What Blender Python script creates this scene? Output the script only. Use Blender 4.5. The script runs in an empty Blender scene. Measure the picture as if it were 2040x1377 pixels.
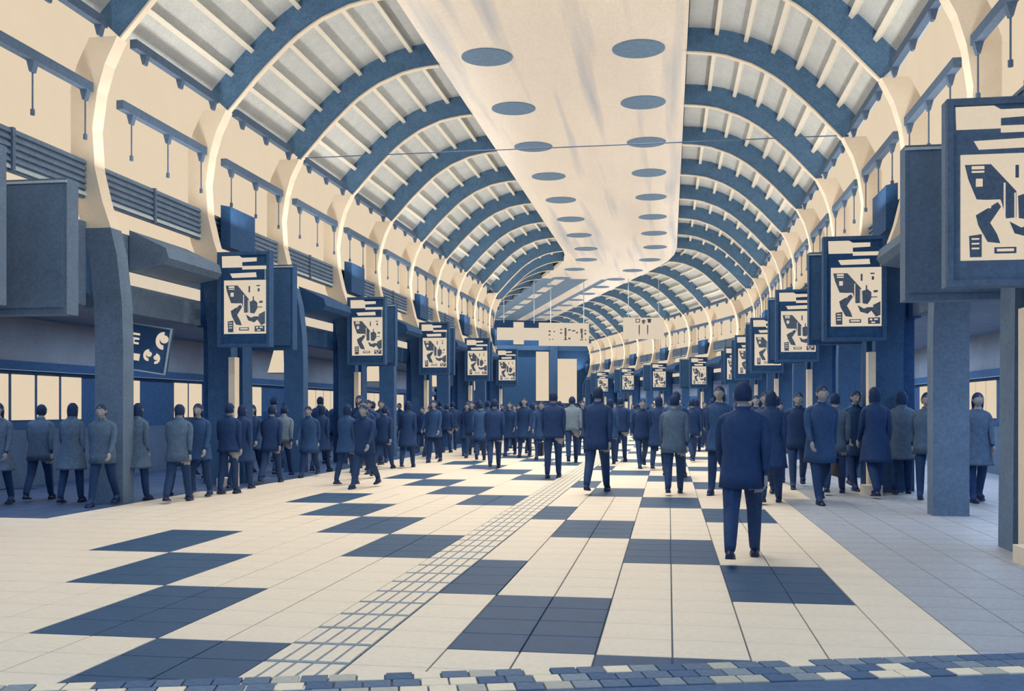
import bpy, bmesh, math, random
from mathutils import Vector, Matrix
random.seed(7)
SC = bpy.context.scene
COL = SC.collection
PI = math.pi

# ------------------------------------------------------------------ camera, sky, lights, exposure
CAM_H = 1.4
TH = math.atan(312 / 2000)
cam_d = bpy.data.cameras.new('camera'); cam = bpy.data.objects.new('camera', cam_d); COL.objects.link(cam)
cam.location = (0, 0, CAM_H); cam.rotation_euler = (PI / 2, 0, TH)
cam_d.sensor_width = 36; cam_d.lens = 36 * 2000 / 2040
cam_d.shift_y = (815 - 688.5) / 2040
cam_d.clip_end = 400
SC.camera = cam
SC.view_settings.view_transform = 'Standard'; SC.view_settings.look = 'None'
SC.view_settings.gamma = 1; SC.view_settings.exposure = 0; SC.view_settings.use_curve_mapping = False
W = bpy.data.worlds.new('daylight'); SC.world = W; W.use_nodes = True
W.node_tree.nodes['Background'].inputs[0].default_value = (0.42, 0.60, 0.80, 1)
W.node_tree.nodes['Background'].inputs[1].default_value = 1.25
SPOT_W, UPLIGHT_W, WARM = 640, 125, (1.0, 0.94, 0.85)

# ------------------------------------------------------------------ hall layout
X0 = -2.29                      # middle of the hall
S0, TURN, LA = 47.5, math.radians(17.3), 6.0
RB = LA / TURN
P = 3.72                        # bay
Y0 = 17.7                       # arch above the first pair of map boards
S_END = 86.0
ZC = 8.94
def frame(s):
    if s <= S0: return X0, s, 0.0
    if s <= S0 + LA:
        f = (s - S0) / RB
        return X0 - RB * (1 - math.cos(f)), S0 + RB * math.sin(f), f
    f = TURN; r = s - S0 - LA
    return X0 - RB * (1 - math.cos(f)) - r * math.sin(f), S0 + RB * math.sin(f) + r * math.cos(f), f
def pt(x, s, z):
    cx, cy, f = frame(s)
    return Vector((cx + math.cos(f) * (x - X0), cy + math.sin(f) * (x - X0), z))
def mir(x, side): return x if side < 0 else 2 * X0 - x
def ground(px, py):             # a point of the floor under a place in the photo
    d = 2000 * CAM_H / (py - 815); r = (px - 1020) / 2000 * d
    c, s = math.cos(TH), math.sin(TH)
    return r * c - d * s, r * s + d * c, d

# spots added at the dark round recesses, made-up uplights over the side cornices
def lamp(name, typ, loc, rot, power, **kw):
    l = bpy.data.lights.new(name, typ); l.energy = power; l.color = WARM
    for k, v in kw.items(): setattr(l, k, v)
    o = bpy.data.objects.new(name, l); COL.objects.link(o); o.location = loc; o.rotation_euler = rot
    return o
for k in range(-4, 19):
    s = Y0 + (k + .93) * P
    for x in (-3.84, -0.62):
        lamp('added_recess_spot', 'SPOT', pt(x, s, ZC - .03), (0, 0, 0), SPOT_W * (0.05 if (s < 13 and x > -2) else .25 if (s < 19 and x > -2) else .7 if s < 10 else 1), spot_size=math.radians(140), spot_blend=.8, shadow_soft_size=.05)
for k in range(-3, 18, 2):
    s = Y0 + (k + .5) * P
    f = frame(s)[2]
    for side in (-1, 1):
        lamp('added_uplight', 'AREA', pt(mir(-7.9, side), s, 4.75), (PI, math.radians(25) * -side, f), UPLIGHT_W, shape='RECTANGLE', size=.5, size_y=6.0)  # added fill for the vaults and ceiling panel

for k in range(-4, 18, 2):      # added cool fill lights under the aisle soffits, turning their shade blue
    s = Y0 + (k + .5) * P
    for side in (-1, 1):
        o = lamp('added_aisle_fill', 'AREA', pt(mir(-10.0, side), s, 3.0), (0, 0, frame(s)[2]), 70 if side < 0 else 130, shape='RECTANGLE', size=.3, size_y=6.0)
        o.data.color = (.55, .74, 1.0)
# ------------------------------------------------------------------ materials
def lin(c):
    return tuple(((v / 255) / 12.92 if v <= 10 else (((v / 255) + .055) / 1.055) ** 2.4) for v in c) + (1,)
MATS = {}
def mat(name, rgb, rough=.75, vary=.12, scale=3.0, emit=0, stretch=(1, 1, 1), spec=.3, coord='Object'):
    if name in MATS: return MATS[name]
    m = bpy.data.materials.new(name); m.use_nodes = True; nt = m.node_tree
    b = nt.nodes['Principled BSDF']; b.inputs['Roughness'].default_value = rough
    b.inputs['Specular IOR Level'].default_value = spec
    base = lin(rgb)
    tc = nt.nodes.new('ShaderNodeTexCoord'); mp = nt.nodes.new('ShaderNodeMapping'); mp.inputs['Scale'].default_value = stretch
    n1 = nt.nodes.new('ShaderNodeTexNoise'); n1.inputs['Scale'].default_value = scale; n1.inputs['Detail'].default_value = 8
    n1.inputs['Roughness'].default_value = .7
    mx = nt.nodes.new('ShaderNodeMix'); mx.data_type = 'RGBA'
    lo = tuple(v * (1 - vary) for v in base[:3]) + (1,); hi = tuple(min(1, v * (1 + vary)) for v in base[:3]) + (1,)
    mx.inputs[6].default_value = lo; mx.inputs[7].default_value = hi
    L = nt.links
    L.new(tc.outputs[coord], mp.inputs['Vector']); L.new(mp.outputs[0], n1.inputs['Vector'])
    n2 = nt.nodes.new('ShaderNodeTexNoise'); n2.inputs['Scale'].default_value = 26; n2.inputs['Detail'].default_value = 3
    L.new(tc.outputs[coord], n2.inputs['Vector'])
    av = nt.nodes.new('ShaderNodeMath'); av.operation = 'ADD'; L.new(n1.outputs['Fac'], av.inputs[0]); L.new(n2.outputs['Fac'], av.inputs[1])
    cr = nt.nodes.new('ShaderNodeMapRange'); cr.inputs[1].default_value = .72; cr.inputs[2].default_value = 1.28; L.new(av.outputs[0], cr.inputs[0])
    L.new(cr.outputs[0], mx.inputs[0]); L.new(mx.outputs[2], b.inputs['Base Color'])
    bp = nt.nodes.new('ShaderNodeBump'); bp.inputs['Strength'].default_value = .08; bp.inputs['Distance'].default_value = .01
    L.new(n1.outputs['Fac'], bp.inputs['Height']); L.new(bp.outputs[0], b.inputs['Normal'])
    if emit:
        L.new(mx.outputs[2], b.inputs['Emission Color']); b.inputs['Emission Strength'].default_value = emit
        b.inputs['Base Color'].default_value = (0, 0, 0, 1)
        for l in list(b.inputs['Base Color'].links): L.remove(l)
        b.inputs['Specular IOR Level'].default_value = 0
    MATS[name] = m; return m
CREAM = (232, 218, 198)
M_pane = mat('lit_clerestory_glass', (229, 209, 181), emit=1.0, vary=.03, scale=1.2)
M_win = mat('lit_window_glass', (226, 207, 180), emit=1.0, vary=.03, scale=2)
M_print = mat('backlit_cream_print', (225, 209, 186), emit=.95, vary=.03, scale=4)
M_cream = mat('pale_cream', CREAM, vary=.05)
M_col = mat('column_glare_cream', (236, 221, 200), vary=.04)  # clerestory glare on the upper columns put into the colour
M_panel = mat('ceiling_panel_paint', (238, 226, 210), rough=.35, vary=.10, scale=.55, stretch=(1, .22, 1), spec=.5)
def reflection_streaks(m):  # blends in painted blue-grey streaks standing for reflections on the glossy panel
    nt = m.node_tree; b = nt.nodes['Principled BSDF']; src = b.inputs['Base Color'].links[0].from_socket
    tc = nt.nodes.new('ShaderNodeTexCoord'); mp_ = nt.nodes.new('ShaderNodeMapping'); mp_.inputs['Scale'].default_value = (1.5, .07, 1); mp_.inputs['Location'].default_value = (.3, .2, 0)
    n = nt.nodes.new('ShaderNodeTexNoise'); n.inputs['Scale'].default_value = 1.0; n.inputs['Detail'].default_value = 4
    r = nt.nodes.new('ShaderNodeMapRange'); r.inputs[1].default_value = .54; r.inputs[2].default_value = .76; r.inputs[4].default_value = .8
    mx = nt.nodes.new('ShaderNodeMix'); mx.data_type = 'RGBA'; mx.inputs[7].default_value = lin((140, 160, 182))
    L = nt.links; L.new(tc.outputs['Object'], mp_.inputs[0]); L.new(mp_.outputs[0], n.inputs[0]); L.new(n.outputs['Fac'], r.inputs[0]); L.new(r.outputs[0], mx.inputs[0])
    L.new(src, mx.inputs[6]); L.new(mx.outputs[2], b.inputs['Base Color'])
reflection_streaks(M_panel)
M_vault = mat('vault_sheet_paint', (196, 200, 200), vary=.12, scale=2.2)
M_purlin = mat('purlin_paint', (232, 226, 212), vary=.05)
M_rib = mat('rib_shade_blue', (88, 122, 156), vary=.25, scale=5)  # blue paints in the shade on the rib faces
M_deep = mat('deep_blue_metal', (40, 80, 126), vary=.25, scale=6)
M_frame = mat('dark_blue_frame', (58, 94, 136), vary=.2, scale=6)
M_slate = mat('slate_blue_panel', (98, 120, 146), vary=.2, scale=3)
M_grey = mat('grey_blue_plaster', (150, 156, 166), vary=.16, scale=1.5)
M_mid = mat('mid_blue_soffit', (112, 132, 158), vary=.18, scale=1.6)
M_louv = mat('louvre_paint', (108, 130, 156), vary=.2, scale=4)
M_line = mat('pale_blue_edge', (186, 200, 208), vary=.08)
M_bar = mat('steel_blue_bar', (84, 106, 134), vary=.18, scale=8)
M_recess_shade = mat('recess_and_shade_blue', (104, 132, 160), vary=.2, scale=7)  # round recesses, and the shade painted on the far ceiling
M_ink = mat('blue_grey_ink', (98, 116, 138), vary=.25, scale=14)
M_ink2 = mat('dark_ink', (70, 74, 84), vary=.2, scale=14)
M_tile = mat('cream_floor_tile', (236, 224, 206), rough=.5, vary=.06, scale=3)
M_tiled = mat('blue_floor_tile', (46, 82, 118), rough=.5, vary=.22, scale=5)
M_gtile = mat('grey_floor_tile', (168, 174, 184), rough=.5, vary=.14, scale=3)
M_aisle = mat('dark_aisle_paving', (60, 84, 122), rough=.6, vary=.2, scale=3)
M_joint = mat('dark_joint_mortar', (92, 104, 124), vary=.1)
M_tact = mat('tactile_strip_grey', (140, 154, 170), vary=.2, scale=5)
M_mos = [mat('mosaic_blue', (78, 106, 142), vary=.2), mat('mosaic_grey', (138, 152, 166), vary=.15), mat('mosaic_pale', (186, 186, 178), vary=.1), mat('mosaic_cream', (240, 228, 206), vary=.06), mat('mosaic_slate', (100, 122, 150), vary=.2)]
M_skin = mat('skin_tone', (150, 150, 156), vary=.08)
M_hair = mat('dark_hair', (26, 50, 90), vary=.2, scale=20)
M_coats = [mat('navy_coat', (28, 58, 104), vary=.2, scale=9), mat('blue_coat', (42, 76, 122), vary=.2, scale=9),
           mat('slate_coat', (78, 102, 130), vary=.2, scale=9), mat('pale_blue_coat', (112, 132, 150), vary=.15, scale=9)]
M_trou = mat('dark_trousers', (30, 60, 104), vary=.2, scale=9)
M_shoe = mat('dark_shoe_leather', (24, 40, 74), rough=.4, vary=.2, scale=9)

# ------------------------------------------------------------------ helpers
def props(o, label=None, cat=None, group=None, kind=None):
    if label: o['label'] = label
    if cat: o['category'] = cat
    if group: o['group'] = group
    if kind: o['kind'] = kind
    return o
def empty(name, loc=(0, 0, 0), rz=0, **kw):
    o = bpy.data.objects.new(name, None); COL.objects.link(o); o.location = loc; o.rotation_euler = (0, 0, rz)
    o.empty_display_size = .2
    return props(o, **kw)
def link(name, me, parent=None, loc=None, rz=0, **kw):
    o = bpy.data.objects.new(name, me); COL.objects.link(o)
    if parent: o.parent = parent
    if loc is not None: o.location = loc
    if rz: o.rotation_euler = (0, 0, rz)
    return props(o, **kw)
class MB:
    def __init__(self): self.v = []; self.f = []; self.mi = []; self.mats = []
    def _m(self, m):
        if m not in self.mats: self.mats.append(m)
        return self.mats.index(m)
    def face(self, pts, m):
        n = len(self.v); self.v += [tuple(p) for p in pts]; self.f.append(tuple(range(n, n + len(pts)))); self.mi.append(self._m(m))
    def grid(self, rows, m, closed=False):      # rows of points -> quads
        n = len(self.v); w = len(rows[0]); i = self._m(m)
        for r in rows: self.v += [tuple(p) for p in r]
        for a in range(len(rows) - 1):
            for b in range(w if closed else w - 1):
                c = (b + 1) % w
                self.f.append((n + a * w + b, n + a * w + c, n + (a + 1) * w + c, n + (a + 1) * w + b)); self.mi.append(i)
    def loft(self, rings, m):                   # closed solid from rings
        self.grid(rings, m, True)
        self.face(list(reversed(rings[0])), m); self.face(rings[-1], m)
    def box(self, c, s, m, R=None):
        x, y, z = (k / 2 for k in s); c = Vector(c)
        q = [Vector(p) for p in ((-x, -y, -z), (x, -y, -z), (x, y, -z), (-x, y, -z), (-x, -y, z), (x, -y, z), (x, y, z), (-x, y, z))]
        if R: q = [R @ p for p in q]
        n = len(self.v); self.v += [tuple(c + p) for p in q]; i = self._m(m)
        for f in ((0, 3, 2, 1), (4, 5, 6, 7), (0, 1, 5, 4), (1, 2, 6, 5), (2, 3, 7, 6), (3, 0, 4, 7)):
            self.f.append(tuple(n + k for k in f)); self.mi.append(i)
    def tube(self, a, b, r, m, n=8, r2=None):
        a, b = Vector(a), Vector(b); d = (b - a).normalized(); u = d.orthogonal().normalized(); w = d.cross(u)
        r2 = r if r2 is None else r2
        self.loft([[a + (u * math.cos(t) + w * math.sin(t)) * r for t in [2 * PI * k / n for k in range(n)]],
                   [b + (u * math.cos(t) + w * math.sin(t)) * r2 for t in [2 * PI * k / n for k in range(n)]]], m)
    def mesh(self, name, smooth=False):
        me = bpy.data.meshes.new(name); me.from_pydata(self.v, [], self.f)
        for m in self.mats: me.materials.append(m)
        me.polygons.foreach_set('material_index', self.mi)
        if smooth: me.polygons.foreach_set('use_smooth', [True] * len(self.f))
        me.validate(); me.update()
        bm = bmesh.new(); bm.from_mesh(me); bmesh.ops.recalc_face_normals(bm, faces=bm.faces); bm.to_mesh(me); bm.free()
        return me
    def obj(self, name, parent=None, loc=None, rz=0, smooth=False, **kw):
        return link(name, self.mesh(name, smooth), parent, loc, rz, **kw)
def slab(m, x0, x1, s0, s1, z0, z1, mt, n=None):      # block following the hall, corners in hall coordinates
    if n is None: n = 1 if s1 <= S0 + .01 or s0 >= S0 + LA - .01 else max(1, int((s1 - s0) / 1.5))
    rings = []
    for i in range(n + 1):
        s = s0 + (s1 - s0) * i / n
        rings.append([pt(x0, s, z0), pt(x1, s, z0), pt(x1, s, z1), pt(x0, s, z1)])
    m.loft(rings, mt)
def extr(m, prof, s0, s1, mt, n=None):                # x-z profile carried along the hall
    if n is None: n = 1 if s1 <= S0 + .01 or s0 >= S0 + LA - .01 else max(1, int((s1 - s0) / 1.5))
    m.loft([[pt(x, s0 + (s1 - s0) * i / n, z) for x, z in prof] for i in range(n + 1)], mt)

# ------------------------------------------------------------------ arch profile (left half; mirrored on the right)
VR = [(-4.96, 8.90), (-5.35, 8.87), (-5.77, 8.78), (-6.35, 8.55), (-6.85, 8.22), (-7.47, 7.64), (-7.85, 7.22), (-8.10, 6.95)]
CUP = 4.25
CR = [(-8.10, 6.95), (-8.30, 6.55), (-8.42, 6.15), (-8.50, 5.6), (-8.46, 5.0), (-8.34, 4.5), (-8.2, 4.1), (-8.1, 3.7), (-8.02, 3.0), (-8.0, 2.4), (-8.0, 0)]
def offset(prof, d):
    out = []
    for i, (x, z) in enumerate(prof):
        a = prof[max(0, i - 1)]; b = prof[min(len(prof) - 1, i + 1)]
        tx, tz = b[0] - a[0], b[1] - a[1]; l = math.hypot(tx, tz)
        nx, nz = tz / l, -tx / l
        out.append((x + nx * d, z + nz * d))
    return out
def resample(prof, n):
    L = [0]
    for a, b in zip(prof, prof[1:]): L.append(L[-1] + math.hypot(b[0] - a[0], b[1] - a[1]))
    out = []
    for i in range(n + 1):
        t = L[-1] * i / n
        for j in range(len(prof) - 1):
            if L[j + 1] >= t - 1e-9:
                u = (t - L[j]) / (L[j + 1] - L[j]); a, b = prof[j], prof[j + 1]
                out.append((a[0] + (b[0] - a[0]) * u, a[1] + (b[1] - a[1]) * u)); break
    return out
VRS = resample(VR, 14)
VOUT = offset(VRS, .5)
def mp(prof, side): return [(mir(x, side), z) for x, z in prof]
def band(m, inner, outer, s0, s1, mt, side):          # curved web between two profiles
    for i in range(len(inner) - 1):
        q = mp([inner[i], inner[i + 1], outer[i + 1], outer[i]], side)
        a = [pt(x, s0, z) for x, z in q]; b = [pt(x, s1, z) for x, z in q]
        n = len(m.v); m.v += [tuple(p) for p in a + b]; k = m._m(mt)
        fs = [(0, 1, 2, 3), (4, 7, 6, 5), (0, 4, 5, 1), (2, 6, 7, 3)]
        if i == 0: fs.append((0, 3, 7, 4))
        if i == len(inner) - 2: fs.append((1, 5, 6, 2))
        for f in fs: m.f.append(tuple(n + j for j in f)); m.mi.append(k)

ceiling = empty('ceiling', kind='structure')
wall = {-1: empty('wall_left', kind='structure'), 1: empty('wall_right', kind='structure')}
KMIN, KMAX = -4, 18
NEAR_BAY = 9
stations = [Y0 + k * P for k in range(KMIN, KMAX + 1)]

# middle ceiling panel, in cassettes along the hall
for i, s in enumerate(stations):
    strips = ((-4.96, .38, M_panel),) if s < 57 else ((-4.96, -4.1, M_recess_shade), (-4.1, -3.5, M_panel), (-3.5, -2.2, M_recess_shade), (-2.2, -1.4, M_panel), (-1.4, -1.0, M_recess_shade), (-1.0, .38, M_panel))  # far panels: shade painted in as blue-grey lengthwise strips
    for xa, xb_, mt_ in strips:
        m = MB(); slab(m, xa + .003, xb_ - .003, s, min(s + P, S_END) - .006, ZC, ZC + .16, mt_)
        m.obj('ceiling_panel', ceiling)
    if s + P > S_END - .1: break
m = MB(); slab(m, -10, 5.6, Y0 + KMIN * P, S_END, 9.9, 10.1, M_mid, 40); m.obj('roof_deck', ceiling)
# round recesses, two a bay
def disc_mesh():
    m = MB(); n = 36
    ring = lambda r, z: [Vector((r * math.cos(2 * PI * k / n), r * math.sin(2 * PI * k / n), z)) for k in range(n)]
    m.loft([ring(.55, 0), ring(.55, -.012), ring(.50, -.022), ring(.36, -.016)], M_recess_shade)
    return m.mesh('round_recess', False)
DM = disc_mesh()
for s in stations[:-1]:
    for j, x in enumerate((-3.84, -0.62)):
        ss = s + .93 * P
        if ss > S_END - 1: continue
        if abs(ss - S_END) < 1: continue
        o = link('round_recess', DM, ceiling, pt(x, ss, ZC - .001), frame(ss)[2])

# vaults: ribs, sheets and purlins
NCELL = 7
cells = [VOUT[i * 2:(i * 2) + 3] for i in range(NCELL)]
for side in (-1, 1):
    for i, s in enumerate(stations):
        if s > S_END: break
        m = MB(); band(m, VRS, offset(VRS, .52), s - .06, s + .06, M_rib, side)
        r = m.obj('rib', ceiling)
        m = MB(); band(m, offset(VRS, -.03), offset(VRS, .0), s - .085, s + .03, M_cream, side)  # pale band paints the lit lower edge of the rib
        m.obj('lit_edge', r)
        s1 = min(s + P, S_END)
        if s1 - s < 1: continue
        far = MB() if i > NEAR_BAY + 3 else None
        for c in range(NCELL):
            q = cells[c]
            m = far or MB()
            o = offset(q, .05)
            mt = M_vault
            band(m, [(a[0], a[1]) for a in q], o, s + .06, s1 - .06, mt, side)
            if not far: m.obj('vault_sheet', ceiling)
            if c:
                m = far or MB()
                a = VOUT[c * 2]; t = Vector((VOUT[c * 2 + 1][0] - a[0], VOUT[c * 2 + 1][1] - a[1])).normalized()
                nn = Vector((t.y, -t.x))
                hw, dp = (.042, .13)
                prof = [(a[0] + t.x * e * hw - nn.x * dd, a[1] + t.y * e * hw - nn.y * dd) for e, dd in ((-1, 0), (1, 0), (1, dp), (-1, dp))]
                extr(m, mp(prof, side), s + .06, s1 - .06, M_purlin)
                if not far: m.obj('purlin', ceiling)
        if far: far.obj('far_vault_sheet', ceiling, kind='stuff')

# cable tie across the hall
m = MB(); m.tube((-8.2, Y0 + P, 7.0), (3.65, Y0 + P, 7.02), .012, M_bar)
m.obj('tie_cable', label='thin dark cable stretched straight across the hall under the vault', cat='cable')

# ------------------------------------------------------------------ side walls
def board_mesh():
    """map board, x 0..1.0 to the right, z 0..1.72, face at y=0 towards -y"""
    casing = MB(); Wd, H = 1.0, 1.72
    casing.box((Wd / 2, .10, H / 2), (Wd, .16, H), M_deep)
    casing.box((Wd / 2, .01, H - .03), (Wd, .04, .06), M_frame); casing.box((Wd / 2, .01, .03), (Wd, .04, .06), M_frame)
    casing.box((.03, .01, H / 2), (.06, .04, H - .12), M_frame); casing.box((Wd - .03, .01, H / 2), (.06, .04, H - .12), M_frame)
    def P2(px, py): return ((px - 75) / 690 * Wd, (1 - (py - 140) / 1190) * H)
    head, mapp, inks = MB(), MB(), MB()
    def poly(m, pts, y, mt):
        q = [P2(*p) for p in pts]
        f = [Vector((a, y, b)) for a, b in q]; b_ = [Vector((a, y + .004, b)) for a, b in q]
        m.loft([f, b_], mt)
    def rect(m, x0, y0, x1, y1, y, mt): poly(m, [(x0, y0), (x1, y0), (x1, y1), (x0, y1)], y, mt)
    poly(head, [(130, 190), (360, 190), (400, 215), (590, 215), (590, 262), (400, 270), (400, 335), (135, 335)], .012, M_print)
    rect(head, 400, 318, 715, 362, .012, M_print)
    poly(head, [(240, 410), (580, 400), (590, 460), (270, 465)], .012, M_print)
    rect(head, 695, 362, 712, 490, .012, M_line)
    rect(mapp, 160, 495, 712, 1165, .012, M_print)
    I = lambda pts: poly(inks, pts, .006, M_ink)
    I([(185, 560), (340, 560), (490, 735), (490, 900), (430, 905), (400, 790), (255, 780), (205, 650)])
    I([(500, 765), (560, 745), (600, 780), (600, 850), (560, 915), (505, 905)])
    I([(250, 880), (300, 850), (380, 800), (400, 830), (335, 930), (375, 1000), (395, 1060), (320, 1050), (265, 945)])
    I([(450, 925), (520, 965), (620, 925), (700, 885), (700, 1040), (650, 1060), (600, 990), (560, 1025), (480, 1000)])
    I([(210, 1010), (285, 1000), (285, 1145), (215, 1145)])
    I([(565, 1070), (695, 1065), (695, 1140), (565, 1140)])
    I([(360, 1085), (490, 1085), (490, 1125), (360, 1125)])
    I([(485, 570), (505, 570), (505, 650), (485, 650)]); I([(590, 560), (635, 560), (635, 575), (590, 575)]); I([(605, 600), (630, 600), (630, 640), (605, 640)])
    I([(625, 760), (670, 755), (670, 780), (625, 785)]); I([(600, 830), (665, 830), (665, 840), (600, 840)]); I([(540, 700), (555, 700), (555, 750), (540, 750)])
    Lt = lambda *a: rect(inks, *a, .002, M_print)
    Lt(225, 570, 300, 590); Lt(225, 600, 300, 612); Lt(250, 650, 290, 700); Lt(415, 680, 425, 900); Lt(478, 745, 486, 900); Lt(520, 930, 620, 950)
    Lt(375, 1095, 475, 1112); Lt(585, 1080, 610, 1100); Lt(630, 1080, 670, 1095); Lt(600, 1115, 640, 1130); Lt(255, 785, 395, 800); Lt(255, 825, 340, 838)
    Lt(225, 1025, 270, 1035); Lt(225, 1055, 270, 1065); Lt(225, 1085, 270, 1095)
    return casing.mesh('casing'), head.mesh('header_strip'), mapp.mesh('map_sheet'), inks.mesh('map_print')
BM = board_mesh()
def back_mesh():
    m = MB(); m.box((.5, .12, .83), (1.0, .24, 1.66), M_deep); a = m.mesh('casing')
    m = MB(); m.box((.5, -.008, 1.62), (1.0, .016, .03), M_line); m.box((.5, -.01, .83), (.9, .02, 1.5), M_frame)
    return a, m.mesh('screen')
BK = back_mesh()
ORD = ['first', 'second', 'third', 'fourth', 'fifth', 'sixth', 'seventh', 'eighth', 'ninth', 'tenth', 'eleventh', 'twelfth', 'thirteenth', 'fourteenth', 'fifteenth', 'sixteenth', 'seventeenth', 'eighteenth', 'nineteenth', 'twentieth']
ORD += ['twenty-' + q for q in ORD[:9]] + ['thirtieth'] + ['thirty-' + q for q in ORD[:9]]
SN = {-1: 'left', 1: 'right'}
def cells_col(prof_in, dx, s, w, mt, side, m):
    pin = prof_in; pout = [(x - dx, z) for x, z in pin]
    band(m, pin, pout, s - w, s + w, mt, side)

for side in (-1, 1):
    wl = wall[side]; far_slats = MB()
    for i, s in enumerate(stations):
        k = i + KMIN
        if s > S_END: break
        up_ = CR[:7]; lo_ = CR[6:]
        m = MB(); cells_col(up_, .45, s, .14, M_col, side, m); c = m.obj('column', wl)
        m = MB(); cells_col(lo_, .45, s, .15, M_slate if k < 0 else M_frame, side, m); m.obj('column_base', c)
        if k % 2 == 0:                      # dark lower casing on the columns that carry the boards
            m = MB(); extr(m, mp([(-7.9, 0), (-8.7, 0), (-8.7, 4.2), (-8.25, 4.2), (-7.93, 3.4)], side), s + .18, s + .62, M_slate if k < 0 else M_deep); m.obj('column_cladding', c)
            m = MB(); slab(m, *sorted((mir(-7.86, side), mir(-7.98, side))), s - .3, s - .1, .0, 2.35, M_cream); m.obj('column_lit_patch', c)  # cream strip standing for the lit part of the column
            m = MB(); slab(m, *sorted((mir(-7.7, side), mir(-8.0, side))), s - .75, s - .45, .0, .16, M_cream); m.obj('column_foot', c)
        s1 = min(s + P, S_END)
        if s1 - s < 1: continue
        a, b = s + .14, s1 - .14
        # glazed band: three panes one over the other
        zs = [5.15, 6.15, 7.05]
        for z0, z1, xx in ((5.15, 6.15, -8.85), (6.15, 7.8, -8.85)):
            m = MB(); slab(m, *sorted((mir(xx, side), mir(xx - .04, side))), s + .005, s1 - .005, z0 + .01, z1 - .01, M_pane); m.obj('clerestory_pane', wl)
        # transoms with brackets and rods
        for j, (x, z) in enumerate(((-8.22, 7.12), (-8.45, 6.18))):
            m = MB(); slab(m, *sorted((mir(x, side), mir(x - .12, side))), a + .5, b - .05, z - .07, z + .07, M_bar)
            t = m.obj('transom', wl)
            if k <= 12:
                m = MB()
                for fr in (.12, .53, .96):
                    ss = a + .5 + (b - a - .55) * fr
                    q = [(x - .12, z - .07), (x, z - .07), (x - .04, z - .22), (x - .08, z - .22)]
                    extr(m, mp(q, side), ss - .05, ss + .05, M_bar)
                m.obj('bracket', t)
                if j == 1:
                    m = MB()
                    for fr in (.12, .53, .96):
                        ss = a + .5 + (b - a - .55) * fr
                        m.tube(pt(mir(x - .06, side), ss, 6.0), pt(mir(x - .06, side), ss, 5.42), .012, M_bar, 6)
                        m.tube(pt(mir(x - .06, side), ss, 5.46), pt(mir(x - .06, side), ss, 5.38), .03, M_bar, 6)
                    m.obj('hanger_rod', t)
        # sloping louvre panel with slats
        xb = -8.62
        m = MB(); slab(m, *sorted((mir(xb, side), mir(xb - .06, side))), a + .15, b, 4.55, 5.13, M_louv); lp = m.obj('louvre_panel', wl)
        for q in range(6):
            z = 4.60 + q * .095
            mt = M_line if q == 0 else M_louv
            m = MB() if k <= 2 else far_slats
            extr(m, mp([(xb, z), (xb + .03, z - .02), (xb + .03, z + .02), (xb, z + .05)], side), a + .15, b, mt)
            if k <= 2: m.obj('louvre_slat', lp)
        m = MB(); slab(m, *sorted((mir(-8.62, side), mir(-8.56, side))), (a + b) / 2 - .03, (a + b) / 2 + .03, 4.55, 5.13, M_slate); m.obj('louvre_mullion', lp)
        # bright gap under the louvres, then dark fascia
        m = MB(); slab(m, *sorted((mir(-8.92, side), mir(-8.88, side))), s + .005, s1 - .005, 4.2, 5.14, M_pane); m.obj('clerestory_pane', wl)
        m = MB(); slab(m, *sorted((mir(-8.6, side), mir(-8.8, side))), a, b, 2.95, 4.2, M_slate if k < 0 else M_deep); m.obj('fascia_panel', wl)
        if k % 2 == 1 or k == -1:
            m = MB(); extr(m, mp([(-8.58, 3.62), (-7.98, 3.72), (-7.9, 3.82), (-7.95, 3.98), (-8.58, 4.28)], side), a + .9, b - .6, M_slate if k < 0 else M_deep); m.obj('canopy_hood', wl)
            m = MB(); slab(m, *sorted((mir(-8.56, side), mir(-8.59, side))), a + .6, b - .1, 3.40, 3.60, M_print); m.obj('canopy_light', wl)
        elif k >= 0:
            m = MB(); extr(m, mp([(-8.3, 4.5), (-8.5, 4.5), (-8.5, 5.32), (-8.3, 5.28)], side), a + .35, a + 1.5, M_deep); m.obj('louvre_hood', wl)
        # aisle: soffit, back wall, windows
        m = MB(); slab(m, *sorted((mir(-8.8, side), mir(-11.6, side))), a - .14, b + .14, 3.05, 3.2, M_mid); m.obj('aisle_soffit', wl)
        m = MB(); slab(m, *sorted((mir(-11.5, side), mir(-11.7, side))), a - .14, b + .14, 2.2, 3.05, M_grey); m.obj('aisle_wall_band', wl)
        m = MB(); slab(m, *sorted((mir(-11.42, side), mir(-11.5, side))), a - .14, b + .14, 2.1, 2.26, M_frame); m.obj('aisle_cornice', wl)
        m = MB(); slab(m, *sorted((mir(-11.5, side), mir(-11.7, side))), a - .14, b + .14, 0, 1.02, M_slate); m.obj('aisle_dado', wl)
        m = MB(); slab(m, *sorted((mir(-11.56, side), mir(-11.7, side))), a - .14, b + .14, 1.02, 2.1, M_frame); m.obj('aisle_window_frame', wl)
        nw = 5
        for q in range(nw):
            w = (b - a + .28) / nw; sa = a - .14 + q * w + .07
            if random.random() < .22 and k > -1: continue
            m = MB(); slab(m, *sorted((mir(-11.53, side), mir(-11.56, side))), sa, sa + w - .12, 1.2, 2.02, M_win); m.obj('aisle_window_pane', wl)
    if far_slats.f: far_slats.obj('far_louvre_slat', wl, kind='stuff')

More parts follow.
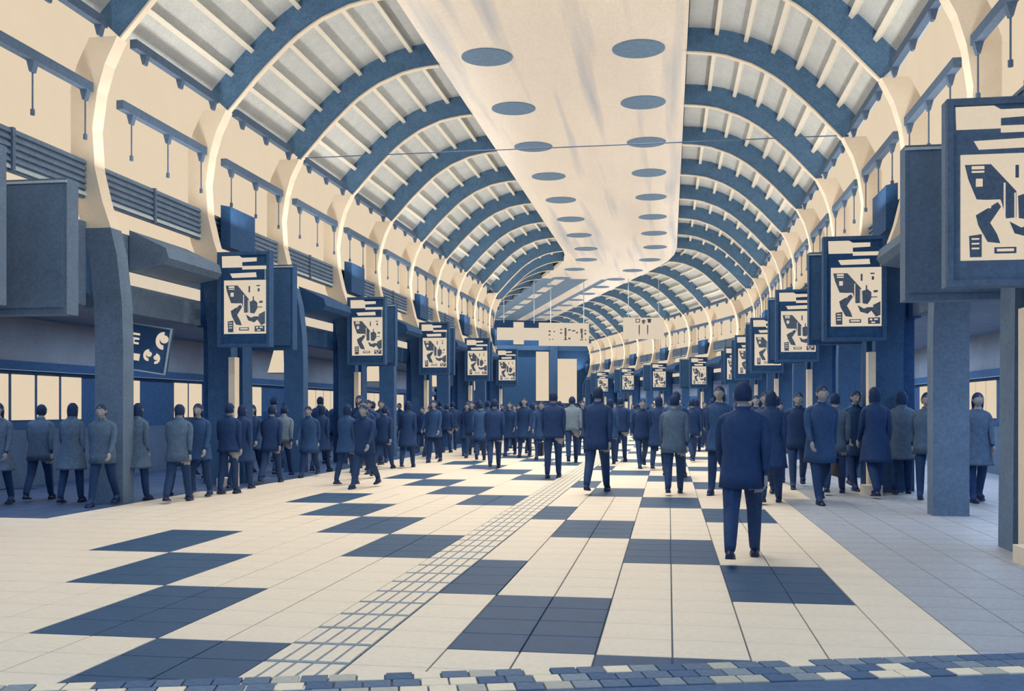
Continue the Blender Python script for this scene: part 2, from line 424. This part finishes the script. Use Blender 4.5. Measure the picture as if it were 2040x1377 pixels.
# map boards in pairs, one behind the other, on every second column
for side in (-1, 1):
    n = 0
    for mm in range(-1, 10):
        s = Y0 + mm * 2 * P
        if s > S_END - 2: break
        x_in = -8.08 if side < 0 else 2.52
        f = frame(s)[2]
        where = {-1: 'nearest, cut by the picture edge'}.get(mm, None)
        lab = f"{ORD[mm + 1]} backlit station map board from the front, on the {SN[side]} row of columns"
        b = empty('map_board', pt(x_in, s - .55, 2.52), f, label=lab, cat='sign', group=f"map boards on the {SN[side]} columns")
        for nm, me in zip(('casing', 'header_strip', 'map_sheet', 'map_print'), BM):
            if mm == -1 and nm == 'casing': me = me.copy(); me.materials[0] = M_slate; me.materials[1] = M_slate
            link(nm, me, b)
        for az in (.9, 1.4):
            m = MB(); m.box((.12 if side < 0 else .88, .31, az), (.08, .26, .08), M_frame); m.obj('arm', b)
        x2 = -8.25 if side < 0 else 2.5
        b = empty('display_cabinet', pt(x2, s + 1.0, 2.56), f, label=f"{ORD[mm + 1]} blank dark blue display cabinet from the front, behind a {SN[side]} map board", cat='display', group=f"dark cabinets on the {SN[side]} columns")
        ca, scn = BK
        if mm == -1: ca = ca.copy(); ca.materials[0] = M_slate; scn = scn.copy(); scn.materials[1] = M_slate
        link('casing', ca, b); link('screen', scn, b)
        m = MB(); m.box((.1 if side < 0 else .9, -.2, .8), (.08, .4, .08), M_frame); m.obj('arm', b)

# tilted bright light panels in the aisles
def tilt_panel(side, s, w, lab, x=-9.6, z0=2.25, z1=3.0):
    e = empty('tilted_light_panel', pt(mir(x, side), s, z0), frame(s)[2], label=lab, cat='light panel')
    m = MB(); sg = -side
    h = z1 - z0; t = .22 * sg
    m.loft([[Vector((-w / 2, 0, 0)), Vector((w / 2, 0, 0)), Vector((w / 2 + t, 0, h)), Vector((-w / 2 + t, 0, h))],
            [Vector((-w / 2, .03, 0)), Vector((w / 2, .03, 0)), Vector((w / 2 + t, .03, h)), Vector((-w / 2 + t, .03, h))]], M_win); m.obj('light_face', e)
    m = MB(); m.loft([[Vector((-w / 2 - .02, .031, -.02)), Vector((w / 2 + .02, .031, -.02)), Vector((w / 2 + t + .02, .031, h + .02)), Vector((-w / 2 + t - .02, .031, h + .02))],
            [Vector((-w / 2 - .02, .08, -.02)), Vector((w / 2 + .02, .08, -.02)), Vector((w / 2 + t + .02, .08, h + .02)), Vector((-w / 2 + t - .02, .08, h + .02))]], M_frame); m.obj('back_plate', e)
    m = MB()
    for xx in (-w / 2 + t + .05, w / 2 + t - .05): m.tube((xx, .05, h), (xx, .05, 3.06 - z0), .012, M_frame)
    m.obj('hanger', e)
for mm in range(0, 4):
    tilt_panel(-1, Y0 + mm * 2 * P + 4.6, .62, f"bright slanted light panel in the left aisle, {ORD[mm]} from the front", x=-8.95)
for mm in range(-1, 4):
    tilt_panel(1, Y0 + mm * 2 * P + 2.6, .42, f"bright slanted light panel in the right aisle, {ORD[mm + 1]} from the front", x=-8.95)

# dark advert board in the left aisle
e = empty('advert_board', (-9.55, 16.4, 2.12), math.radians(2), label='dark tilted advert board with pale round quote marks, hanging in left aisle', cat='sign')
e.rotation_euler = (0, math.radians(9), math.radians(6)); e.scale = (.9, 1, .8)
m = MB(); m.box((.46, .04, .52), (.92, .08, 1.04), M_frame); m.obj('panel', e)
m = MB(); m.box((.46, -.012, 1.02), (.92, .025, .03), M_line); m.box((.905, -.012, .5), (.03, .025, 1.0), M_line); m.box((.46, -.012, .015), (.92, .025, .03), M_line); m.obj('pale_edge', e)
m = MB()
for q in range(3):
    m.box((.20, -.006, .80 - q * .10), (.20, .012, .045), M_print)
    m.box((.14 + .06 * (q % 2), -.006, .75 - q * .10), (.02, .012, .07), M_print)
m.obj('text_lines', e); m = MB()
m.box((.21, -.006, .30), (.30, .012, .15), M_print); m.obj('text_box', e)
def quote(cx, cz, r, flip=1):
    m = MB()
    n = 14; outer = [(math.pi * .5 + flip * (k / n) * PI * 1.05) for k in range(n + 1)]
    for a0, a1 in zip(outer, outer[1:]):
        q = [Vector((cx + r * math.cos(a0), -.012, cz + r * math.sin(a0) * 1.3)), Vector((cx + r * math.cos(a1), -.012, cz + r * math.sin(a1) * 1.3)),
             Vector((cx + .5 * r * math.cos(a1), -.012, cz + .5 * r * math.sin(a1) * 1.3)), Vector((cx + .5 * r * math.cos(a0), -.012, cz + .5 * r * math.sin(a0) * 1.3))]
        m.loft([q, [p + Vector((0, .012, 0)) for p in q]], M_print)
    c = [Vector((cx + r * .1 + r * .55 * math.cos(2 * PI * k / 12), -.012, cz + r * .25 + r * .6 * math.sin(2 * PI * k / 12))) for k in range(12)]
    m.loft([c, [p + Vector((0, .012, 0)) for p in c]], M_print)
    m.obj('quote_mark', e)
quote(.78, .74, .15); quote(.53, .38, .10); quote(.68, .33, .09, -1)

# ------------------------------------------------------------------ far end
wend = empty('wall_back', kind='structure')
m = MB(); slab(m, -12, 8, S_END, S_END + .3, 0, 10, M_deep); m.obj('end_wall_panel', wend)
for (x0, x1, z0, z1) in ((1.75, 2.85, 2.1, 6.3), (3.6, 5.3, 1.9, 5.7), (-3.2, -1.9, 7.0, 8.8), (-.2, .7, 6.9, 8.8), (-6.5, -5.2, 2.2, 6)):
    m = MB(); slab(m, x0 + X0 + .0, x1 + X0, S_END - .04, S_END - .01, z0, z1, M_win); m.obj('end_window_pane', wend)
m = MB(); slab(m, 2.9 + X0, 3.55 + X0, S_END - .4, S_END - .05, 0, 8.5, M_frame); m.obj('end_pier', wend)
m = MB(); slab(m, -12, 8, S_END - .3, S_END - .01, 6.4, 6.8, M_frame); m.obj('end_beam', wend)

# overhead sign boards across the hall at the bend
s = 60.0
e = empty('overhead_sign', pt(-7.35, s, 5.2), frame(s)[2], label='long cream overhead direction sign with dark blurred characters, hung across far hall', cat='sign')
m = MB(); m.box((1.25, 0, .62), (2.5, .18, .72), M_print); m.box((4.0, 0, .62), (3.0, .18, 1.36), M_print); m.obj('sign_box', e)
m = MB()
def mk(px, py, w, h): m.box((2.5 + (px - 860) / 900 * 3.1, -.1, 1.3 - (py - 150) / 430 * 1.36), (w / 900 * 3.1, .02, h / 430 * 1.36), M_ink2)
for a in ((1040, 310, 36, 30), (1120, 315, 26, 22), (1038, 378, 30, 26), (1040, 465, 20, 18), (1095, 460, 20, 16), (1240, 275, 30, 22), (1240, 342, 34, 26), (1318, 320, 34, 150), (1318, 430, 26, 60), (1318, 464, 60, 16),
          (1385, 282, 44, 26), (1460, 296, 56, 26), (1520, 330, 30, 30), (1385, 442, 36, 34), (1600, 300, 40, 90), (1605, 395, 28, 90), (1600, 465, 56, 18), (1665, 290, 26, 30), (1665, 350, 30, 40), (1672, 464, 22, 20)): mk(*a)
m.obj('sign_characters', e)
m = MB()
for x in (.4, 2.2, 3.2, 5.2): m.tube((x, 0, 1.28), (x, 0, ZC - 5.2 + .02), .025, M_line)
m.obj('hanger', e)
s = 58.0
e = empty('gate_sign', pt(.35, s, 5.45), frame(s)[2], label='cream hanging sign with a square character and two dark strokes, right of overhead sign', cat='sign')
m = MB(); m.box((.6, 0, .62), (2.4, .14, 1.24), M_print); m.obj('sign_box', e)
m = MB()
for a in ((.22, 1.06, .04, .22), (.44, 1.06, .04, .22), (.33, 1.15, .26, .04), (.33, .97, .26, .04), (.68, 1.06, .24, .05), (.68, 1.0, .05, .26), (.62, .97, .05, .12), (.74, 1.0, .04, .16), (1.02, 1.06, .18, .22), (1.02, 1.12, .26, .04),
          (.42, .56, .06, .5), (.42, .27, .03, .1), (.92, .58, .06, .46), (.92, .3, .03, .12)): m.box((a[0] - .1, -.08, a[1]), (a[2], .02, a[3]), M_ink2)
m.obj('sign_characters', e)
m = MB()
for x in (-.3, 1.5): m.tube((x, 0, 1.2), (x, 0, 3.5 if x < 1 else 3.5), .02, M_line)
m.obj('hanger', e)

# ------------------------------------------------------------------ floor
floor = empty('floor', kind='structure')
m = MB(); slab(m, -16, 12, -6, S_END + .3, -.3, -.012, M_joint, 50); m.obj('floor_bed', floor)
UW, UD, YR = .434, .4315, 5.73      # tile width, tile depth, row origin
XB = -.9 * CAM_H - .02              # left border of the first dark column
XS0, XS1 = -2.22, -1.73             # tactile strip
def tile_mesh(w, d, mt):
    m = MB(); g = .005; b = .003
    r = lambda i, z: [Vector((i, i, z)), Vector((w - i, i, z)), Vector((w - i, d - i, z)), Vector((i, d - i, z))]
    m.loft([r(g, -.012), r(g, -b), r(g + b, 0)], mt); return m.mesh('floor_tile')
TL, TD = tile_mesh(UW, UD, M_tile), tile_mesh(UW, UD, M_tiled)
HL, HD = tile_mesh(XB - XS1 - 0, UD, M_tile), tile_mesh(XB - XS1 - 0, UD, M_tiled)
farL, farD = MB(), MB()
TG = tile_mesh(UW, UD, M_gtile)
def dark(row, c): return -4 <= c <= 3 and (row + c) % 3 == 2
def flat(x, dk): return M_tiled if dk else (M_aisle if x < -8.1 else M_gtile if x > 1.38 else M_tile)
nl = nd = 0
cols = []
for c in range(-12, 16):            # c: index of the two-tile column; c=1 starts at XB; c=0 is the narrow one by the strip; c=-1 ends at the strip
    if c >= 1: x = XB + (c - 1) * 2 * UW; cols += [(c, x, UW, 0), (c, x + UW, UW, 0)]
    elif c == 0: cols += [(0, XS1, XB - XS1, 1)]
    else: x = XS0 + c * 2 * UW; cols += [(c, x, UW, 0), (c, x + UW, UW, 0)]
for r in range(-9, 24):
    y = YR + r * UD; row = 1 + r // 4
    for c, x, w, half in cols:
        if x < -11 or x > 7: continue
        dk = dark(row, c)
        d = (y + .2) * math.cos(TH) - x * math.sin(TH)
        rr = x * math.cos(TH) + y * math.sin(TH)
        inview = d > 4.6 and abs(rr) < d * .56 + .6
        name = 'dark_tile' if dk else 'floor_tile'
        if inview and r >= -3 and ((dk and nd < 290) or (not dk and nl < 295)) and r < 14:
            link(name, TG if flat(x, dk) is M_gtile else (HD if dk else HL) if half else (TD if dk else TL), floor, (x, y, 0))
            if dk: nd += 1
            else: nl += 1
        else:
            f = farD if dk else farL; g = .005
            f.box((x + w / 2, y + UD / 2, -.006), (w - 2 * g, UD - 2 * g, .012), flat(x, dk))
yf = YR + 24 * UD
nrow = 0
while yf + nrow * 4 * UD < S_END:
    row = 1 + (24 + nrow * 4) // 4; a = yf + nrow * 4 * UD; b = min(a + 4 * UD, S_END)
    done = set()
    for c, x, w, half in cols:
        if c in done: continue
        done.add(c); ww = w if half else 2 * UW
        x1 = x + ww
        if x1 < -12.5 or x > 7.5: continue
        dk = dark(row, c); f = farD if dk else farL
        slab(f, x + .004, x1 - .004, a + .004, b - .004, -.012, 0, flat(x, dk))
    nrow += 1
farL.obj('far_floor_tile', floor, kind='stuff'); farD.obj('far_dark_tile', floor, kind='stuff')
# tactile strip
ts = XS1 - XS0
def tactile():
    m = MB(); g = .004
    m.box((ts / 2, .215, -.006), (ts - 2 * g, .43 - 2 * g, .012), M_tact)
    for i in range(5): m.box((ts * (i + .5) / 5, .215, .002), (ts / 5 * .80, .37, .006), M_tile)
    return m.mesh('tactile_tile')
TT = tactile(); fs = MB()
for i in range(-3, 180):
    y = YR + i * UD
    if y < 20: link('tactile_tile', TT, floor, (XS0, y, 0))
    elif y < S_END - 1:
        slab(fs, XS0 + .004, XS1 - .004, y, y + UD - .006, -.012, .001, M_tact, 1)
        for q in range(5): slab(fs, XS0 + ts * (q + .1) / 5, XS0 + ts * (q + .9) / 5, y + .03, y + UD - .03, .001, .005, M_tile, 1)
fs.obj('far_tactile_tile', floor, kind='stuff')
# mosaic border, turned against the tile grid
ang = math.radians(15.8)
bx = Vector((math.cos(ang), math.sin(ang), 0)); by = Vector((math.sin(ang), -math.cos(ang), 0))
org = Vector((-2.59, 4.80, 0))
mw, md = .145, .135
mm_ = [tile_mesh(mw, md, q) for q in M_mos]
rnd = random.Random(3)
for r in range(3):
    for i in range(-18, 40):
        p = org + bx * (i * mw + (.5 * mw if False else 0) + r * .035) + by * ((r + 1) * md)
        d = p.y * math.cos(TH) - p.x * math.sin(TH); rr = p.x * math.cos(TH) + p.y * math.sin(TH)
        if abs(rr) > d * .56 + .2: continue
        c = rnd.choices(range(5), (5, 3, 2, 2.6, 5))[0]
        link('mosaic_tile', mm_[c], floor, p + Vector((0, 0, .013)), ang)
m = MB(); R = Matrix.Rotation(ang, 3, 'Z')
c = org + bx * 1.6 + by * 2.2; m.box((c.x, c.y, -.001), (12, 4.4, .004), M_joint, R); m.obj('mosaic_bed', floor)
m = MB(); c = org + bx * 1.6 + by * (3 * md + 1.9); m.box((c.x, c.y, .006), (12, 3.76, .01), M_mos[0], R); m.obj('threshold_strip', floor)

# ------------------------------------------------------------------ people
def person_meshes(v):
    """v: dict(stride, swing, coat, skirt, female, lean, bend). faces -y. returns meshes dict"""
    st, fem = v['stride'], v['fem']
    hip, kn = .90, .49
    def leg(sx, a, kb):
        h = Vector((sx * .085, 0, hip)); k = h + Vector((sx * .012, -math.sin(a) * .42, -math.cos(a) * .42))
        b = a - kb
        an = k + Vector((0, -math.sin(b) * .42, -math.cos(b) * .42)); 
        toe = an + Vector((sx * .02, -.15, -.045))
        heel = an + Vector((0, .05, -.04))
        return h, k, an, toe, heel
    l1 = leg(-1, st, .06); l2 = leg(1, -st * .8, st * .9 + .05)
    low = min(l1[2].z, l2[2].z) - .085
    verts, rad, edges = [], [], []
    def add(p, r, par=None):
        verts.append(Vector(p)); rad.append(r)
        if par is not None: edges.append((par, len(verts) - 1))
        return len(verts) - 1
    root = add((0, 0, .95), .145)
    w = add((0, -.005 , 1.10), .125 if not fem else .11, root)
    ch = add((0, -.01 - v['lean'], 1.28), .145 if not fem else .125, w)
    up = add((0, -.01 - v['lean'] * 1.2, 1.40), .11, ch)
    nk = add((0, -.02 - v['lean'] * 1.5, 1.50), .055, up)
    hd = add((0, -.035 - v['lean'] * 1.8, 1.57), .06, nk)
    for sx, L in ((-1, l1), (1, l2)):
        a = add(L[0], .102, root); t = add((L[0] + L[1]) / 2, .094, a); b = add(L[1], .074, t)
        cf = add(L[1] * .65 + L[2] * .35 + Vector((0, .012, 0)), .070, b); c = add(L[2], .054, cf); d = add(L[3], .034, c)
    hands = []
    for sx, sw in ((-1, -v['swing']), (1, v['swing'])):
        sh = add((sx * (.185 if not fem else .165), -.01 - v['lean'] * 1.1, 1.39), .066, up)
        ax = sx * .06; bend = .35
        dirU = Vector((ax, -math.sin(sw), -math.cos(sw))).normalized()
        el = verts[sh] + dirU * .29
        e = add(el, .050, sh)
        b2 = sw + bend; dirL = Vector((-ax * .3, -math.sin(b2), -math.cos(b2))).normalized()
        wr = add(el + dirL * .245, .033, e)
        hands.append((sx, verts[wr].copy(), dirL))
    me = bpy.data.meshes.new('sk'); me.from_pydata([tuple(p) for p in verts], edges, [])
    o = bpy.data.objects.new('sk', me); COL.objects.link(o)
    md_ = o.modifiers.new('s', 'SKIN'); md_.use_smooth_shade = True
    for i, r in enumerate(rad):
        sv = me.skin_vertices[0].data[i]; sv.radius = (r, r * (.78 if i in (0, 1, 2, 3) else 1)); sv.use_root = (i == 0)
    ss_ = o.modifiers.new('u', 'SUBSURF'); ss_.levels = 1; ss_.render_levels = 1
    bm = bmesh.new()
    dg = bpy.context.evaluated_depsgraph_get(); bm.from_object(o, dg)
    bpy.data.objects.remove(o)
    hc = Vector((0, -.045 - v['lean'] * 1.9, 1.632))
    # head with face
    def ell(c, r, seg=16, rings=12, fn=None):
        q = bmesh.ops.create_uvsphere(bm, u_segments=seg, v_segments=rings, radius=1)
        for vv in q['verts']:
            p = vv.co.copy()
            if fn: p = fn(p)
            vv.co = Vector(c) + Vector((p.x * r[0], p.y * r[1], p.z * r[2]))
    def skull(p):
        if p.z < 0: p.x *= 1 - .28 * (-p.z); p.y = p.y * (1 - .12 * -p.z) - .10 * (-p.z)
        if p.y < -.5 and abs(p.z - .05) < .16 and abs(p.x) > .2: p.y += .07
        return p
    ell(hc, (.078, .098, .118), 24, 18, skull)
    ell(hc + Vector((0, -.105, -.018)), (.014, .022, .026), 8, 6)      # nose
    ell(hc + Vector((0, -.096, -.058)), (.026, .012, .010), 8, 6)      # lips
    for sx in (-1, 1):
        ell(hc + Vector((sx * .080, .004, -.005)), (.010, .020, .032), 8, 6)   # ear
        ell(hc + Vector((sx * .031, -.086, .008)), (.014, .010, .009), 8, 6)   # eye
    # hands
    def cyl(a, b, r0, r1):
        d = (b - a); q = bmesh.ops.create_cone(bm, cap_ends=True, segments=7, radius1=r0, radius2=r1, depth=d.length)
        rot = d.to_track_quat('Z', 'Y').to_matrix()
        for vv in q['verts']: vv.co = rot @ vv.co + (a + b) / 2
    for sx, wp, dL in hands:
        side_ = Vector((0, -1, 0)) - dL * dL.dot(Vector((0, -1, 0))); side_.normalize()
        nrm = dL.cross(side_)
        pc = wp + dL * .05
        q = bmesh.ops.create_cube(bm, size=1)
        for vv in q['verts']: vv.co = pc + dL * vv.co.z * .095 + side_ * vv.co.y * .08 + nrm * vv.co.x * .032
        inw = Vector((-sx, 0, 0))
        for j, ln in enumerate((.068, .076, .070, .055)):
            b0 = wp + dL * .092 + side_ * (.030 - j * .020)
            b1 = b0 + dL * ln * .5 + inw * .008; b2 = b1 + dL * ln * .4 + inw * .026
            cyl(b0, b1, .0105, .0098); cyl(b1 - dL * .003, b2, .0098, .0085)
        t0 = wp + dL * .03 + side_ * .036; t1 = t0 + side_ * .028 + dL * .03; t2 = t1 + dL * .032 + inw * .008
        cyl(t0, t1, .013, .011); cyl(t1, t2, .011, .009)
    me = bpy.data.meshes.new('person_body'); bm.to_mesh(me); bm.free()
    o = bpy.data.objects.new('tmp', me); COL.objects.link(o)
    r = o.modifiers.new('r', 'REMESH'); r.mode = 'VOXEL'; r.voxel_size = .0115; r.use_smooth_shade = True
    dc = o.modifiers.new('d', 'DECIMATE'); dc.ratio = .35
    dg = bpy.context.evaluated_depsgraph_get()
    body = bpy.data.meshes.new_from_object(o.evaluated_get(dg)); body.name = 'person_body'
    bpy.data.objects.remove(o)
    body.transform(Matrix.Translation((0, 0, -low)))
    hc = hc + Vector((0, 0, -low)); dz = -low
    body.materials.clear()
    for q in (v['mat'], M_trou, M_skin): body.materials.append(q)
    hz = [h[1].z + dz for h in hands]
    for p in body.polygons:
        c = p.center; k = 1 if c.z < .93 + dz else 0
        if c.z > 1.485 + dz: k = 2
        for sx, wp, dL in hands:
            if (c - (wp + Vector((0, 0, dz)))).dot(dL) > .012 and (c - (wp + Vector((0, 0, dz)))).length < .21: k = 2
        p.material_index = k
    out = {'body': body, 'hands': [(sx, wp + dL * .09 + Vector((0, 0, dz))) for sx, wp, dL in hands]}
    # coat: follows the torso, open lower hem
    m = MB(); n = 20; ln = v['coat']; ly = v['lean']
    rows = [(1.515, .070, .068, 1.6), (1.478, .072, .07, 1.45), (1.455, .10, .075, 1.3), (1.42, .17, .10, 1.15), (1.33, .20 if not fem else .175, .135, 1.1), (1.2, .19 if not fem else .165, .14, .8), (1.08, .175 if not fem else .145, .135, .3), (.95, .19, .145, 0), (.86, .20, .155, 0)]
    zz = .86; 
    while zz > ln + .02:
        zz -= .12; f = (.86 - zz); rows.append((max(zz, ln), .20 + f * .10, .155 + f * .22 + st * f * .25, 0))
    ring = []
    for z, rx, ry, lf in rows:
        ring.append([Vector((rx * math.copysign(abs(math.cos(t)) ** .85, math.cos(t)), ry * math.sin(t) - ly * lf - .005 + (.008 * math.sin(9 * t) if z < .9 else 0), z + dz)) for t in [2 * PI * q / n for q in range(n)]])
    inner = [[Vector((p.x * .95, p.y * .95, p.z)) for p in rg] for rg in reversed(ring[-3:])]
    m.grid(ring + inner, v['mat'], True)
    out['coat'] = m.mesh('coat', True)
    # hair
    m = MB(); n = 20; rows = []
    long_ = v['hair']
    for q in range(11):
        a = q / 10 * PI * (.68 if not long_ else .76)
        rows.append((a, math.sin(a), math.cos(a)))
    ring = []
    for a, sn, cs in rows:
        rg = []
        for q in range(n):
            t = 2 * PI * q / n; fy = math.sin(t)
            x = .0835 * sn * math.cos(t); y = .102 * sn * fy + .006; z = .1245 * cs
            zl = .05 - .085 * min(1, max(0, (fy + .75) / .75)) if fy < 0 else -9
            if z < zl: z = zl + (z - zl) * .03
            if long_ and fy > -.2 and a > PI * .5: z -= (a - PI * .5) * .16; x *= 1.06
            rg.append(hc + Vector((x, y, z)))
        ring.append(rg)
    inn = [[hc + (p - hc) * .9 for p in rg] for rg in reversed(ring[-4:])]
    m.grid(ring[1:] + inn, M_hair, True); m.face(ring[1], M_hair)
    out['hair'] = m.mesh('hair', True)
    # shoes
    out['shoes'] = []
    for L in (l1, l2):
        m = MB(); an = L[2] + Vector((0, 0, dz)); pitch = (an.z - .085) * 1.1
        rg = []
        for yy, hw, top in ((.07, .030, .055), (.03, .040, .095), (-.03, .042, .09), (-.10, .047, .055), (-.16, .042, .042), (-.20, .022, .03)):
            zb = an.z - .083 + pitch * (yy * .9) * 2
            rg.append([Vector((an.x + hw, an.y + yy, zb)), Vector((an.x + hw * .9, an.y + yy, zb + top * .6)), Vector((an.x, an.y + yy, zb + top)), Vector((an.x - hw * .9, an.y + yy, zb + top * .6)), Vector((an.x - hw, an.y + yy, zb))])
        m.loft(rg, M_shoe); out['shoes'].append(m.mesh('shoe', True))
    return out
VAR = []
specs = [dict(stride=.42, swing=.35, coat=.72, fem=False, lean=.02, hair=False, mat=M_coats[0], d='navy coat'),
         dict(stride=.28, swing=.22, coat=.56, fem=True, lean=.01, hair=True, mat=M_coats[0], d='long navy coat'),
         dict(stride=.12, swing=.08, coat=.80, fem=False, lean=.0, hair=False, mat=M_coats[0], d='short navy jacket'),
         dict(stride=.38, swing=-.3, coat=.60, fem=False, lean=.03, hair=False, mat=M_coats[1], d='blue overcoat'),
         dict(stride=.22, swing=.2, coat=.70, fem=True, lean=.01, hair=True, mat=M_coats[1], d='blue coat'),
         dict(stride=.32, swing=.28, coat=.74, fem=False, lean=.02, hair=False, mat=M_coats[2], d='slate grey coat'),
         dict(stride=.18, swing=.12, coat=.58, fem=True, lean=.0, hair=True, mat=M_coats[2], d='long slate grey coat'),
         dict(stride=.34, swing=.3, coat=.84, fem=False, lean=.02, hair=False, mat=M_coats[3], d='pale blue jacket')]
for q in specs: VAR.append(person_meshes(q))

# feet and head heights as read from the photograph: px, head y, feet y, variant, facing (0 = towards the camera, PI = away)
folk = [(1480, 742, 1118, 0, PI), (1190, 752, 982, 0, PI), (1102, 778, 952, 2, PI), (1140, 785, 922, 7, PI), (1279, 788, 932, 0, 0),
        (1345, 772, 952, 3, PI), (1382, 780, 985, 5, PI), (1547, 772, 1003, 1, PI), (1622, 758, 1002, 3, .3), (1742, 765, 990, 1, PI),
        (1895, 772, 1006, 5, PI), (1946, 778, 1000, 6, 0), (985, 788, 934, 0, PI), (1016, 797, 908, 1, 0), (812, 795, 932, 1, PI),
        (727, 798, 972, 0, 0), (690, 806, 966, 4, PI), (540, 800, 963, 0, PI), (572, 803, 948, 7, PI), (505, 806, 955, 4, 0),
        (850, 806, 902, 0, 0), (882, 804, 902, 2, PI), (930, 800, 908, 1, 0), (957, 796, 918, 3, PI), (1590, 772, 972, 0, 0),
        (1672, 776, 985, 5, PI), (1432, 764, 985, 4, 0), (1236, 790, 920, 2, PI), (1312, 785, 936, 1, PI), (1700, 770, 975, 3, 0),
        (445, 808, 985, 2, PI), (395, 808, 992, 4, 0), (335, 812, 1000, 5, PI), (270, 812, 1000, 6, PI), (205, 816, 1004, 5, 0),
        (140, 816, 1002, 6, PI), (75, 816, 1000, 5, PI), (20, 818, 1004, 6, 0), (640, 806, 940, 1, PI), (765, 803, 935, 0, PI), (610, 806, 950, 3, 0),
        (1060, 800, 905, 1, PI), (1080, 795, 915, 3, 0), (1160, 795, 905, 1, 0), (1215, 792, 925, 4, PI), (1800, 775, 985, 6, PI), (1840, 775, 992, 5, 0), (480, 806, 975, 1, PI), (360, 810, 985, 1, 0), (1510, 776, 985, 4, 0)]
R2 = random.Random(11)
rows_ = []
for f in folk:
    x, y, d = ground(f[0], f[2]); h = (f[2] - f[1]) * d / 2000
    rows_.append([f[0], x, y, max(1.52, min(1.86, h)), f[3], f[4]])
for it in range(80):
    for a in rows_:
        a[1] = min(max(a[1], -11.0), 6.3)
        for b in rows_:
            if a is b: continue
            dx, dy = a[1] - b[1], a[2] - b[2]; dd = math.hypot(dx, dy)
            if dd < .74: a[1] += dx / (dd + 1e-6) * .03 + .001; a[2] += dy / (dd + 1e-6) * .03
tries = 0
while len(rows_) < 178 and tries < 9000:
    tries += 1
    s = 19 + 40 * R2.random() ** 1.2; xo = R2.uniform(-7.4, 2.9)
    if len(rows_) > 122: s = R2.uniform(18.5, 44); xo = R2.uniform(-9.8, -5.6) if len(rows_) < 160 else R2.uniform(1.6, 4.8)
    p = pt(xo, s, 0)
    if abs(xo + 8.2) < .6 or abs(xo - 3.6) < .55: continue
    if any((p.x - r[1]) ** 2 + (p.y - r[2]) ** 2 < .75 ** 2 for r in rows_): continue
    d = p.y * math.cos(TH) - p.x * math.sin(TH); px = 1020 + 2000 * (p.x * math.cos(TH) + p.y * math.sin(TH)) / d
    if d < 26 and (px > 740 and px < 1320): continue
    if -2.6 < xo < -1.2 and d < 34: continue
    rows_.append([px, p.x, p.y, R2.uniform(1.56, 1.8), R2.choice((0, 0, 1, 1, 2, 3, 4, 0, 2)), PI if R2.random() < .62 else 0])
zones = [(-99, 240, 'at the far left edge'), (240, 460, 'below the round-marked advert board'), (460, 650, 'below the largest left map board'), (650, 790, 'below the second left map board'),
         (790, 900, 'below the third left map board'), (900, 975, 'below the fourth left map board'), (975, 1050, 'below the fifth left map board'), (1050, 1110, 'before the slim far window'), (1110, 1170, 'before the wider far window'),
         (1170, 1240, 'right of the two far windows'), (1240, 1330, 'on the pale floor right of centre'), (1330, 1440, 'left of the big foreground walker'), (1440, 1530, 'around the big foreground walker'),
         (1530, 1610, 'just right of the big foreground walker'), (1610, 1700, 'below the large right map board'), (1700, 1850, 'beside the right column'), (1850, 2300, 'before the bright right aisle windows')]
for z0, z1, zt in zones:
    zr = sorted([r for r in rows_ if z0 <= r[0] < z1], key=lambda r: r[0])
    for i, (px, x, y, h, vi, face) in enumerate(zr):
        V = VAR[vi]; sp = specs[vi]
        if len(zr) == 1: pos = f"the only one {zt}"
        else:
            pos = f"{ORD[i]} from the left {zt}"
        lab = f"person in {sp['d']}, {pos}"
        rz = face + math.radians(R2.uniform(-14, 14))
        e = empty('person', (x, y, 0), rz, label=lab, cat='person', group='people walking through the hall')
        sc = h / 1.80; e.scale = (sc * (1.08), sc * 1.08, sc)
        link('body', V['body'], e); link('coat', V['coat'], e); link('hair', V['hair'], e)
        for sm in V['shoes']: link('shoe', sm, e)
        r = (px, h)
        bag = {1102: 'dark briefcase hanging from the hand of a walker near the slim far window', 540: 'dark bag held by a walker below the largest left map board', 1622: 'dark bag carried by a walker under the large right map board', 1279: 'dark shoulder-height bag held by the walker on the pale floor'}
        if px in bag:
            sx, hp = V['hands'][1]
            M = Matrix.LocRotScale(Vector((x, y, 0)), Matrix.Rotation(rz, 3, 'Z').to_quaternion(), e.scale)
            wp = M @ (hp + Vector((sx * .05, 0, -.01)))
            b = empty('briefcase', wp, rz, label=bag[px].replace('shoulder-height ', ''), cat='bag')
            m = MB(); rr = lambda y_, k: [Vector((y_, a * .20 * k, c_)) for a, c_ in ((-1, -.36), (1, -.36), (1.02, -.30), (.96, -.08), (-.96, -.08), (-1.02, -.30))]
            m.loft([rr(-.045, .94), rr(-.03, 1), rr(.03, 1), rr(.045, .94)], M_shoe); m.obj('case', b)
            m = MB()
            hp_ = [(-.07, -.08), (-.06, -.03), (-.02, -.008), (.02, -.008), (.06, -.03), (.07, -.08)]
            for a, c_ in zip(hp_, hp_[1:]): m.tube((0, a[0], a[1]), (0, c_[0], c_[1]), .009, M_trou)
            m.obj('handle', b)
